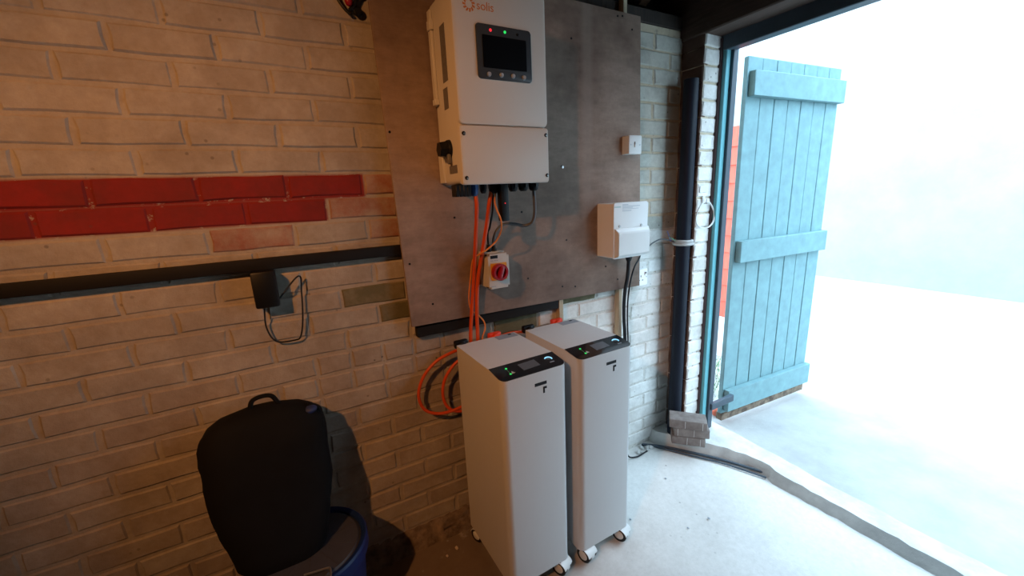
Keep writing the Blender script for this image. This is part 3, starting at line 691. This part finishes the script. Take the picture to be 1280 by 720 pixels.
for u in (-.030, .030):
    bm = nb(); p = c+Vector((u, 0, 0)); cyl(bm, p+Vector((0, .001, 0)), p-Vector((0, .0008, 0)), .0026, n=10); build('screw', bm, M['grey_print'], so)

# ================================================================== BATTERY CABINETS
W_, D_, DT, H_, DR = .255, .353, .266, .81, .014
ZB = .06
def make_cabinet():
    o = thing('battery_cabinet', (0, 0, 0), '', 'battery')
    R = .024
    # plan outline: square at the back, rounded at the front (y is toward the room = negative)
    plan = [(0.002, 0), (W_-.002, 0), (W_, -.002)]
    n = 7
    for k in range(n+1): a = math.radians(-90*k/n); plan.append((W_-R+R*math.cos(a), -D_+R+R*math.sin(a)))
    for k in range(n+1): a = math.radians(-90-90*k/n); plan.append((R+R*math.cos(a), -D_+R+R*math.sin(a)))
    plan.append((0, -.002))
    def ztop(y): return ZB+H_ if -y < DT else ZB+H_-DR*((-y-DT)/(D_-DT))**1.25
    # insert points at the fold of the top
    pl = []
    for i, p in enumerate(plan):
        q = plan[(i+1) % len(plan)]; pl.append(p)
        if (p[1]+DT)*(q[1]+DT) < 0: t = (-DT-p[1])/(q[1]-p[1]); pl.append((p[0]+(q[0]-p[0])*t, -DT))
    bm = nb()
    lo_ = [bm.verts.new((x, y, ZB)) for x, y in pl]; hi_ = [bm.verts.new((x, y, ztop(y))) for x, y in pl]
    for i in range(len(pl)): k = (i+1) % len(pl); bm.faces.new((lo_[i], lo_[k], hi_[k], hi_[i]))
    bm.faces.new(lo_[::-1])
    fi = [i for i, p in enumerate(pl) if abs(p[1]+DT) < 1e-6]
    a, b = fi[0], fi[1]
    bm.faces.new([hi_[i] for i in list(range(b, len(pl)))+list(range(0, a+1))])
    fr_ = list(range(a, b+1)); half = len(fr_)//2
    for k in range(half-1 if len(fr_) % 2 == 0 else half):
        i0, i1, j1, j0 = fr_[k], fr_[k+1], fr_[-2-k], fr_[-1-k]
        vs_ = [hi_[i0], hi_[i1], hi_[j1], hi_[j0]]; vs_ = list(dict.fromkeys(vs_))
        if len(vs_) > 2: bm.faces.new(vs_)
    build('body', bm, M['white_shell'], o)
    # glass control panel lying on the sloped front of the top
    bm = nb(); ins = .0012
    pp = [(W_-ins, -DT-.001)]
    R2 = R-ins
    for k in range(n+1): a_ = math.radians(-90*k/n); pp.append((W_-R+R2*math.cos(a_), -D_+R+R2*math.sin(a_)))
    for k in range(n+1): a_ = math.radians(-90-90*k/n); pp.append((R+R2*math.cos(a_), -D_+R+R2*math.sin(a_)))
    pp.append((ins, -DT-.001))
    up = [bm.verts.new((x, y, ztop(y)+.0016)) for x, y in pp]; dn = [bm.verts.new((x, y, ztop(y)-.002)) for x, y in pp]
    m_ = len(pp)
    for i in range(m_): k = (i+1) % m_; bm.faces.new((dn[i], dn[k], up[k], up[i]))
    for k in range(m_//2-1): bm.faces.new((up[k], up[k+1], up[m_-2-k], up[m_-1-k])); bm.faces.new((dn[m_-1-k], dn[m_-2-k], dn[k+1], dn[k]))
    cp = build('control_panel', bm, M['glass_black'], o, smooth=False)
    def onp(x, y, h=.0): return Vector((x, y, ztop(y)+.0016+h))
    bm = nb(); c = [(.098, -.288), (.165, -.284), (.167, -.322), (.100, -.326)]
    t_ = [bm.verts.new(onp(x, y, .0006)) for x, y in c]; b_ = [bm.verts.new(onp(x, y, -.0008)) for x, y in c]
    bm.faces.new(t_)
    for i in range(4): bm.faces.new((b_[i], b_[(i+1) % 4], t_[(i+1) % 4], t_[i]))
    build('screen', bm, M['screen_grey'], cp, smooth=False)
    g1, g2 = onp(.052, -.292), onp(.050, -.325)
    for g in (g1, g2):
        bm = nb(); cyl(bm, g-Vector((0, 0, .001)), g+Vector((0, 0, .0012)), .0036, n=14); build('status_light', bm, M['led_green'], cp)
    bm = nb(); tube(bm, [g1, g2], .0006, 6, 0); build('status_line', bm, M['wire_green'], cp)
    bm = nb(); a = [onp(.060, -.312, .0006), onp(.068, -.325, .0006), onp(.054, -.327, .0006)]; bm.faces.new([bm.verts.new(v) for v in a]); build('warning_mark', bm, M['grey_plastic'], cp, smooth=False)
    bm = nb(); tube(bm, [onp(.212+.013*math.cos(math.radians(t)), -.304+.011*math.sin(math.radians(t)), .0004) for t in range(-25, 150, 12)], .0021, 8, 0); build('power_light', bm, M['led_blue'], cp)
    bm = nb(); cyl(bm, onp(.212, -.304, -.001), onp(.212, -.304, .0008), .0075, n=18); build('power_button', bm, M['bezel'], cp)
    bm = nb(); box(bm, onp(.205, -.326, -.001), onp(.222, -.322, .0007)); build('print', bm, M['grey_print'], cp)
    # logo on the front
    bm = nb(); yf = -D_; lx, lz = .122, ZB+H_-.062
    box(bm, (lx, yf-.0006, lz), (lx+.047, yf+.001, lz+.011)); 
    box(bm, (lx+.032, yf-.0006, lz-.016), (lx+.047, yf+.001, lz-.008)); box(bm, (lx+.032, yf-.0006, lz-.031), (lx+.039, yf+.001, lz-.008))
    build('logo', bm, M['dark_print'], o, smooth=False)
    # rating sticker at the rear of the top
    bm = nb(); box(bm, (.160, -.046, ZB+H_-.001), (.249, -.003, ZB+H_+.0006)); st = build('rating_sticker', bm, M['sticker'], o, smooth=False)
    bm = nb(); box(bm, (.218, -.020, ZB+H_), (.232, -.009, ZB+H_+.0010)); build('print', bm, M['dark_print'], st, smooth=False)
    # terminals on the back
    for x, k, r in ((.028, 'black', .016), (.175, 'boot_orange', .018)):
        bm = nb(); z = ZB+H_-.008
        cyl(bm, (x, -.004, z), (x, .024, z), r, n=18, bev=.002); box(bm, (x-.028, .010, z-.012), (x+.028, .034, z+.018), .006, 2)
        build('terminal_boot', bm, M[k], o)
    # seam of the side cover
    # castors
    for x, y, ang in ((.034, -.045, 200), (W_-.034, -.045, 160), (.036, -D_+.030, 14), (W_-.036, -D_+.030, 24)):
        A = Matrix.Rotation(math.radians(ang), 3, 'Z'); P = Vector((x, y, 0))
        bm = nb(); cyl(bm, (x, y, ZB+.002), (x, y, ZB-.008), .022, .020, 20); cyl(bm, (x, y, ZB-.006), (x, y, ZB-.022), .010, .010, 14)
        # shroud: half drum over twin wheels
        cst = Vector((0, -.016, .0315))
        pts = []
        for k in range(15):
            a = math.radians(-15+210*k/14); pts.append((math.cos(a)*.0325, math.sin(a)*.0285))
        t = nb(); s0 = [t.verts.new((-.009, cst.y+u, cst.z+v)) for u, v in pts]; s1 = [t.verts.new((.009, cst.y+u, cst.z+v)) for u, v in pts]
        for i in range(len(pts)): k = (i+1) % len(pts); t.faces.new((s0[i], s0[k], s1[k], s1[i]))
        t.faces.new(s0[::-1]); t.faces.new(s1)
        for s in (-1, 1):
            cyl(t, (s*.0245, cst.y, cst.z), (s*.028, cst.y, cst.z), .020, .015, 20)
        for k in range(9): pass
        hood = [(math.cos(math.radians(20+150*k/12))*.0325, math.sin(math.radians(20+150*k/12))*.0285) for k in range(13)]
        h0 = [t.verts.new((-.0265, cst.y+u, cst.z+v)) for u, v in hood]; h1 = [t.verts.new((.0265, cst.y+u, cst.z+v)) for u, v in hood]
        h2 = [t.verts.new((-.0265, cst.y+u*.93, cst.z+v*.93)) for u, v in hood]; h3 = [t.verts.new((.0265, cst.y+u*.93, cst.z+v*.93)) for u, v in hood]
        for i in range(12):
            t.faces.new((h0[i], h0[i+1], h1[i+1], h1[i])); t.faces.new((h2[i+1], h2[i], h3[i], h3[i+1])); t.faces.new((h0[i+1], h0[i], h2[i], h2[i+1])); t.faces.new((h1[i], h1[i+1], h3[i+1], h3[i]))
        for v in t.verts: v.co = A @ v.co + P
        merge(bm, t)
        cs = build('castor', bm, M['white_plastic'], o)
        for s in (-1, 1):
            bm = nb(); c0 = P+A @ Vector((s*.010, cst.y, .0302)); c1 = P+A @ Vector((s*.025, cst.y, .0302)); cyl(bm, c0, c1, .0300, n=24, bev=.002); build('wheel', bm, M['black'], cs)
    return o
c1 = make_cabinet()
c2 = copy_tree(c1)
c1.location = (.500, -.083, .002); c2.location = (.804, -.086, .002); c1.rotation_euler.z = math.radians(1.2); c2.rotation_euler.z = math.radians(.8)
for c, l in ((c1, 'white battery cabinet on castors with the orange cable loops at its back'), (c2, 'white battery cabinet on castors standing nearer to the open doorway')):
    c['label'] = l; c['group'] = 'battery cabinets'

# ================================================================== CABLES
def P_(*q): return [aty(*k) if len(k) == 3 else Vector(k[0]) for k in q]
def cable(name, pts, r, mat, label, n=12):
    bm = nb(); tube(bm, pts, r, n); return tag(build(name, bm, M[mat]), label, 'cable')
cable('power_cable', [G1+Vector((.003, 0, .012))]+P_((596, 260, YG), (594.5, 300, -.13), (592.5, 345, -.085), (590, 385, -.072), (588.5, 415, -.062), (589, 440, -.055), (591, 480, -.05)), .0073, 'orange', 'orange power cable hanging from the blue inverter connector', 12)
cable('power_cable', [G3+Vector((-.008, 0, .012))]+P_((611.5, 255, YG), (608.5, 280, -.15), (603, 315, -.115), (597.5, 350, -.09), (596, 385, -.078), (597, 415, -.066), (598, 440, -.058), (599, 480, -.05)), .0073, 'orange', 'orange power cable hanging from the inverter close beside the rotary switch', 12)
lp = cable('battery_cable', P_((588, 434, -.055), (577, 436.5, -.055), (564, 441, -.055), (545, 452, -.05), (530, 470, -.045), (523.5, 490, -.045), (526, 505, -.045), (534, 514, -.05), (548, 517, -.055), (562, 514.5, -.058), (578, 508, -.06), (592, 500, -.06)), .0062, 'orange', 'wide outer loop of orange cable bulging out behind the battery cabinet')
cable('battery_cable', P_((590, 446, -.060), (577, 449, -.06), (567, 456.5, -.055), (557, 472, -.05), (553.5, 488, -.05), (556, 503, -.05), (564, 512, -.055), (576, 514, -.058), (592, 510, -.06)), .0062, 'orange', 'narrow inner loop of orange cable hugging the battery cabinet side')
cable('data_cable', [G3+Vector((.006, -.004, .010))]+P_((618.5, 252, YG-.012), (621, 262, YG-.042), (626.2, 275, YG-.046), (626.5, 288, YG-.02), (620.5, 301, -.155), (610, 311, -.15), (603, 315.5, -.145), (595, 321, -.105), (590.5, 327, -.085), (588.5, 345, -.068), (586.2, 372, -.062), (589, 387, -.060), (598, 394, -.060), (605, 402, -.058), (606.5, 411, -.056), (603, 422, -.054), (602, 440, -.05)), .0030, 'orange_thin', 'thin amber cable winding round the orange power cables', 8)
cable('switch_cable', [G7+Vector((0, 0, .008))]+P_((668.3, 255, YG), (668.2, 268, YG+.01), (665, 278, YG+.02), (656, 282, YG+.04), (643, 280, -.13), (631, 280, -.12), (622, 287, -.115), (617.5, 297, -.105))+[IG+Vector((0, 0, .02))], .0060, 'grey_cable', 'grey cable curving from the end gland of the inverter into the rotary switch', 10)
cable('switch_cable', [G3+Vector((.001, .008, .008))]+P_((616, 258, YG), (614.8, 270, -.14), (612, 285, -.12))+[IG2+Vector((.001, 0, .07)), IG2+Vector((0, 0, .022))], .0036, 'black_rubber', 'thin black cable dropping from the inverter into the rotary switch', 8)
cable('link_cable', [Vector((.665, -.055, .846)), Vector((.72, -.050, .858)), Vector((.78, -.050, .858)), Vector((.84, -.055, .846))], .0062, 'orange', 'short orange cable linking the backs of the two battery cabinets')
# floor cables
for pts, r, lab in ((((786, 545), (800, 552), (830, 558.5), (870, 567), (905, 575.5), (960, 592)), .0075, 'thick dark cable lying along the sill on the floor'), (((784, 540), (797, 549), (812, 556.5), (840, 563.5), (872, 571.5), (905, 579.5), (958, 597)), .0048, 'thin dark cable lying on the floor beside the thick one')):
    v = [atz(a, b, r+.003) for a, b in pts]
    for q in v: q.y = min(q.y, -.022-r)
    bm = nb(); tube(bm, v, r, 8); tag(build('floor_cable', bm, M['dark_frame']), lab, 'cable')

# ================================================================== DOWNPIPE, STRAP, RING, PAVERS
PC = Vector((1.745, -.094, 0)); PR = .034
dp = thing('downpipe', PC, 'dark navy drainpipe standing in the corner beside the doorway', 'pipe')
bm = nb(); n = 28
prof = [(PR, .068), (PR, 1.905), (PR-.004, 1.907), (PR-.004, 1.86)]
rings = [[bm.verts.new(PC+Vector((r*math.cos(2*math.pi*i/n), r*math.sin(2*math.pi*i/n), z))) for i in range(n)] for r, z in prof]
for a, b in zip(rings, rings[1:]):
    for i in range(n): bm.faces.new((a[i], a[(i+1) % n], b[(i+1) % n], b[i]))
bm.faces.new(rings[0]); bm.faces.new(rings[-1]); build('tube', bm, M['navy'], dp)
zc = atx(848, 303, PC.x-.03).z
sp = thing('cable_strap', (PC.x, PC.y, zc), 'pale grey cable strapped round the navy drainpipe with loose coloured wire ends', 'cable')
bm = nb()
for dz, rr in ((-.008, .0085), (.006, .0075)):
    tube(bm, [PC+Vector(((PR+rr)*math.cos(2*math.pi*i/32)*1.0, (PR+rr)*math.sin(2*math.pi*i/32), zc+dz)) for i in range(32)], rr, 8, 0, True)
build('band', bm, M['grey_plastic'], sp)
e = Vector((PC.x-.040, PC.y+.012, zc))
bm = nb(); tube(bm, [e, e+Vector((-.02, .03, .012)), aty(826, 299, -.045), aty(817, 303, -.035), aty(810, 308.5, -.045), aty(803, 313, -.06)], .0034, 8); build('tail', bm, M['grey_cable'], sp)
bm = nb(); tube(bm, [e+Vector((-.012, .02, .005)), aty(836, 294, -.06), aty(834, 289, -.055)], .0016, 6); build('loose_wire', bm, M['wire_blue'], sp)
bm = nb(); tube(bm, [e+Vector((-.002, .0, .008)), aty(840, 298, -.12), aty(836, 296, -.10)], .0016, 6); build('loose_wire', bm, M['wire_green'], sp)
# ring on a hook
YR = NY-.012
rc = aty(880.8, 268.5, YR-.008)
rg_ = thing('wall_ring', (rc.x, NY-.004, rc.z), 'white ring of cable hanging from a small hook on the doorway bricks', 'ring')
bm = nb(); tube(bm, [rc+Vector((.068*math.cos(2*math.pi*i/40), -.004+.006*math.sin(4*math.pi*i/40), .066*math.sin(2*math.pi*i/40))) for i in range(40)], .0038, 8, 0, True); build('loop', bm, M['white_plastic'], rg_)
h = Vector((rc.x, NY-.007, rc.z+.066)); bm = nb(); box(bm, h+Vector((-.010, -.004, -.006)), h+Vector((.010, .001, .026)), .001, 1); box(bm, h+Vector((-.008, -.026, -.012)), h+Vector((.008, -.002, -.006)), .001, 1); box(bm, h+Vector((-.008, -.026, -.012)), h+Vector((.008, -.022, .012)), .001, 1); build('hook', bm, M['white_plastic'], rg_)
p = aty(879, 236.5, NY-.006); bm = nb(); box(bm, p+Vector((-.026, -.002, -.016)), p+Vector((.026, .002, .016)), .001, 1); tag(build('blank_plate', bm, M['white_plastic']), 'small white plate screwed to the doorway bricks above the ring', 'plate')
# three paving blocks
zl = .076
for k, (dx, dy, ang, l, lab) in enumerate(((.006, .000, -47, .166, 'lowest paving block of the stack in the doorway corner'), (.012, -.012, -44, .172, 'middle paving block of the stack in the doorway corner'), (-.008, -.004, -48, .182, 'top paving block of the stack in the doorway corner'))):
    z0 = zl+.0520*k
    o = thing('paving_block', (1.726+dx, -.196+dy, z0), lab, 'paving block')
    js = ((-.006, .058), (.010, -.070), (-.014, .070))[k]
    A = Matrix.Rotation(math.radians(ang), 3, 'Z'); hd = (.044, .044, .048)[k]
    bm = nb(); box(bm, (-l/2, -hd, 0), (l/2, hd, .0495), .0045, 3)
    bmesh.ops.subdivide_edges(bm, edges=[e for e in bm.edges if e.calc_length() > .03], cuts=5, use_grid_fill=True)
    for v in bm.verts: v.co = A @ (v.co+.0016*noise.noise_vector(v.co*45+Vector((k*3, 0, 0))))+Vector(o.location)
    build('block', bm, M['paver'], o)
    for jx in js:
        bm = nb(); box(bm, (jx-.0012, -hd-.0010, .005), (jx+.0012, -hd+.004, .044))
        for v in bm.verts: v.co = A @ v.co+Vector(o.location)
        build('false_joint', bm, M['ledge'], o)
# rubble in the corner
rr_ = random.Random(9)
for k in range(12):
    x = rr_.uniform(1.50, 1.625); y = rr_.uniform(-.065, -.028); s = rr_.uniform(.006, .016)
    bm = nb(); bmesh.ops.create_icosphere(bm, subdivisions=1, radius=s)
    for v in bm.verts: v.co = v.co*(1+.5*noise.noise(v.co*90+Vector((k, 0, 0)))); v.co.z = max(v.co.z*.75, -s*.45)
    for v in bm.verts: v.co += Vector((x, y, s*.45))
    tag(build('rubble_stone', bm, M['ledge'], smooth=False), 'small rubble stone at the wall foot beside the navy drainpipe', 'stone', 'rubble at the foot of the drainpipe')

# ================================================================== BIN AND BAG
bc = Vector((-.078, -.190, 0)); BR = .168; BH = .36
bn = thing('storage_bin', bc, 'round blue plastic bin with a grey lid and wire clip, a black bag on it', 'bin')
bm = nb(); lathe(bm, bc, [(BR-.045, .001), (BR-.040, .0), (BR-.022, .20), (BR-.014, BH-.055), (BR-.012, BH-.03), (BR-.014, BH-.02)], 56); build('tub', bm, M['blue_bin'], bn)
bm = nb(); lathe(bm, bc, [(BR-.013, BH-.050), (BR-.002, BH-.048), (BR, BH-.040), (BR, BH-.006), (BR-.005, BH), (BR-.013, BH), (BR-.020, BH-.005), (BR-.022, BH-.016)], 64); build('lid_rim', bm, M['blue_bin'], bn)
bm = nb(); lathe(bm, bc, [(BR-.020, BH-.030), (BR-.0215, BH-.012), (BR-.026, BH-.0105), (BR-.030, BH-.0045), (.004, BH-.0035)], 64); ldp = build('lid', bm, M['lid'], bn)
bm = nb()
for k in range(10):
    a = 2*math.pi*k/10+.2; R = Matrix.Rotation(a, 3, 'Z'); t = nb(); box(t, (.05, -.0012, BH-.0045), (BR-.036, .0012, BH-.0028))
    for v in t.verts: v.co = R @ v.co + bc
    merge(bm, t)
build('lid_rib', bm, M['lid'], ldp, smooth=False)
hp = [atz(*k, BH+.006) for k in ((380, 719), (395, 714.5), (410, 710), (413, 712), (413.5, 722), (412, 736), (396, 744), (380, 748))]
bm = nb(); tube(bm, hp, .0032, 8, 4); build('wire_clip', bm, M['chrome'], bn)
# bag
bag = thing('black_bag', (-.15, -.17, BH-.003), 'bulky black bag with a blue patch sitting on the blue bin lid', 'bag')
bm = nb(); nr, nn = 22, 40; rows = []
z0, z1 = BH-.003, .825
for i in range(nr+1):
    t = i/nr; z = z0+(z1-z0)*t
    hw = (.125+.045*math.sin(min(1, t*1.6)*math.pi/2))*(1 if t < .8 else math.sqrt(max(0, 1-((t-.8)/.205)**2.2)))
    hd = (.085-.012*t)*(1 if t < .74 else math.sqrt(max(0, 1-((t-.74)/.265)**2.0)))
    hw = max(hw, .02); hd = max(hd, .015)
    if i == 0: hw *= .9; hd *= .9
    row = []
    for k in range(nn):
        a = 2*math.pi*k/nn; ca, sa = math.cos(a), math.sin(a); e = .62
        x = math.copysign(abs(ca)**e, ca)*hw; y = math.copysign(abs(sa)**e, sa)*hd
        yc = -.165+.080*min(1, t*1.15); p = Vector((-.152+x, yc+y, z)); f = 1+.06*noise.noise(p*9)+.025*noise.noise(p*26)
        p.x = -.152+x*f; p.y = min(yc+y*f, -.012)
        row.append(bm.verts.new(p))
    rows.append(row)
for a, b in zip(rows, rows[1:]):
    for k in range(nn): bm.faces.new((a[k], a[(k+1) % nn], b[(k+1) % nn], b[k]))
bm.faces.new(rows[0][::-1]); bm.faces.new(rows[-1]); build('body', bm, M['bag'], bag)
ctr = aty(388, 512, -.125)
bm = nb(); t = nb(); bmesh.ops.create_uvsphere(t, u_segments=16, v_segments=10, radius=1)
for v in t.verts: v.co = Vector((v.co.x*.020, v.co.y*.02, v.co.z*.012))+ctr+Vector((0, .012, -.004))
merge(bm, t); build('blue_panel', bm, M['bag_blue'], bag)
q = [aty(384, 506, -.1), aty(392, 507.5, -.1), aty(398, 511, -.1), aty(400.5, 519, -.1), aty(402, 535, -.1)]
bm = nb(); tube(bm, q, lambda t: .010-.003*abs(t-.4), 10); build('strap', bm, M['bag'], bag)
bm = nb(); tube(bm, [(-.18, -.09, .815), (-.165, -.09, .85), (-.12, -.09, .852), (-.10, -.09, .815)], .007, 8); build('carry_handle', bm, M['bag'], bag)

# ================================================================== CLAMP ON THE WALL
YK = -.019
ck = thing('spring_clamp', aty(441, 14, YK), 'black spring clamp with a red grip hanging high on the brick wall', 'clamp')
bm = nb(); tube(bm, P_((417, -12, YK), (423, 0, YK), (431, 11, YK), (438, 18, YK)), .0052, 8, 4); cyl(bm, aty(437, 17, YK), aty(440, 18.5, YK), .004, n=8); build('jaw', bm, M['black'], ck)
bm = nb(); tube(bm, P_((452, -14, YK), (446, -1, YK), (441, 9, YK), (437, 13, YK)), .0062, 8, 4); build('jaw', bm, M['black'], ck)
a, b = aty(433, -12, YK-.006), aty(437, 8, YK-.006)
bm = nb(); tube(bm, [a, a.lerp(b, .5), b], lambda t: .0115 if t < .7 else .0115*math.sqrt(max(.05, 1-((t-.7)/.31)**2)), 12, 5); build('grip', bm, M['red'], ck)
p = aty(447.5, 14.5, YK-.002); bm = nb(); cyl(bm, p+Vector((0, .008, 0)), p-Vector((0, .004, 0)), .0145, n=24, bev=.005); build('black_disc', bm, M['black'], ck)  # small flat black disc close to the wall beside the jaws
bm = nb(); tube(bm, P_((440, 12, YK), (445, 14, YK)), .005, 8, 2); build('pivot', bm, M['black'], ck)
bm = nb(); q = aty(437, -22, YK); cyl(bm, q, (q.x, -.004, q.z), .004, n=8); build('hanging_nail', bm, M['chrome'], ck)

# ================================================================== FLOOR DEBRIS
p = atz(522, 684, .004); bm = nb()
for dx in (-1, 1):
    pts = [Vector((0, 0, 0)), Vector((dx*.010, .014, .006)), Vector((dx*.016, .034, .012)), Vector((dx*.004, .022, .003))]
    t = [bm.verts.new(p+v+Vector((0, 0, .0015))) for v in pts]; u = [bm.verts.new(p+v) for v in pts]
    bm.faces.new(t); bm.faces.new(u[::-1])
    for i in range(4): bm.faces.new((u[i], u[(i+1) % 4], t[(i+1) % 4], t[i]))
tag(build('fallen_leaf', bm, M['leaf'], smooth=False), 'dark green leaf lying on the floor by the wall foot', 'leaf')
for px, py, s in ((571, 685, .009), (559, 695, .006), (788, 649, .005), (832, 598, .005), (886, 648, .006), (860, 660, .005)):
    p = atz(px, py, .002); bm = nb(); bmesh.ops.create_icosphere(bm, subdivisions=1, radius=s)
    for v in bm.verts: v.co = Vector((v.co.x*(1+.4*noise.noise(v.co*120+p)), v.co.y*1.3, max(v.co.z*.3, -.002)))+p+Vector((0, 0, .001))
    tag(build('stone_chip', bm, M['chip'] if px < 700 else M['grey_print'], smooth=False), ('larger' if s > .008 else 'smaller')+' pale stone chip on the brown floor left of the battery cabinets' if px < 700 else 'tiny grey chip on the pale concrete floor', 'stone chip', 'chips by the wall foot' if px < 700 else 'chips on the pale concrete')
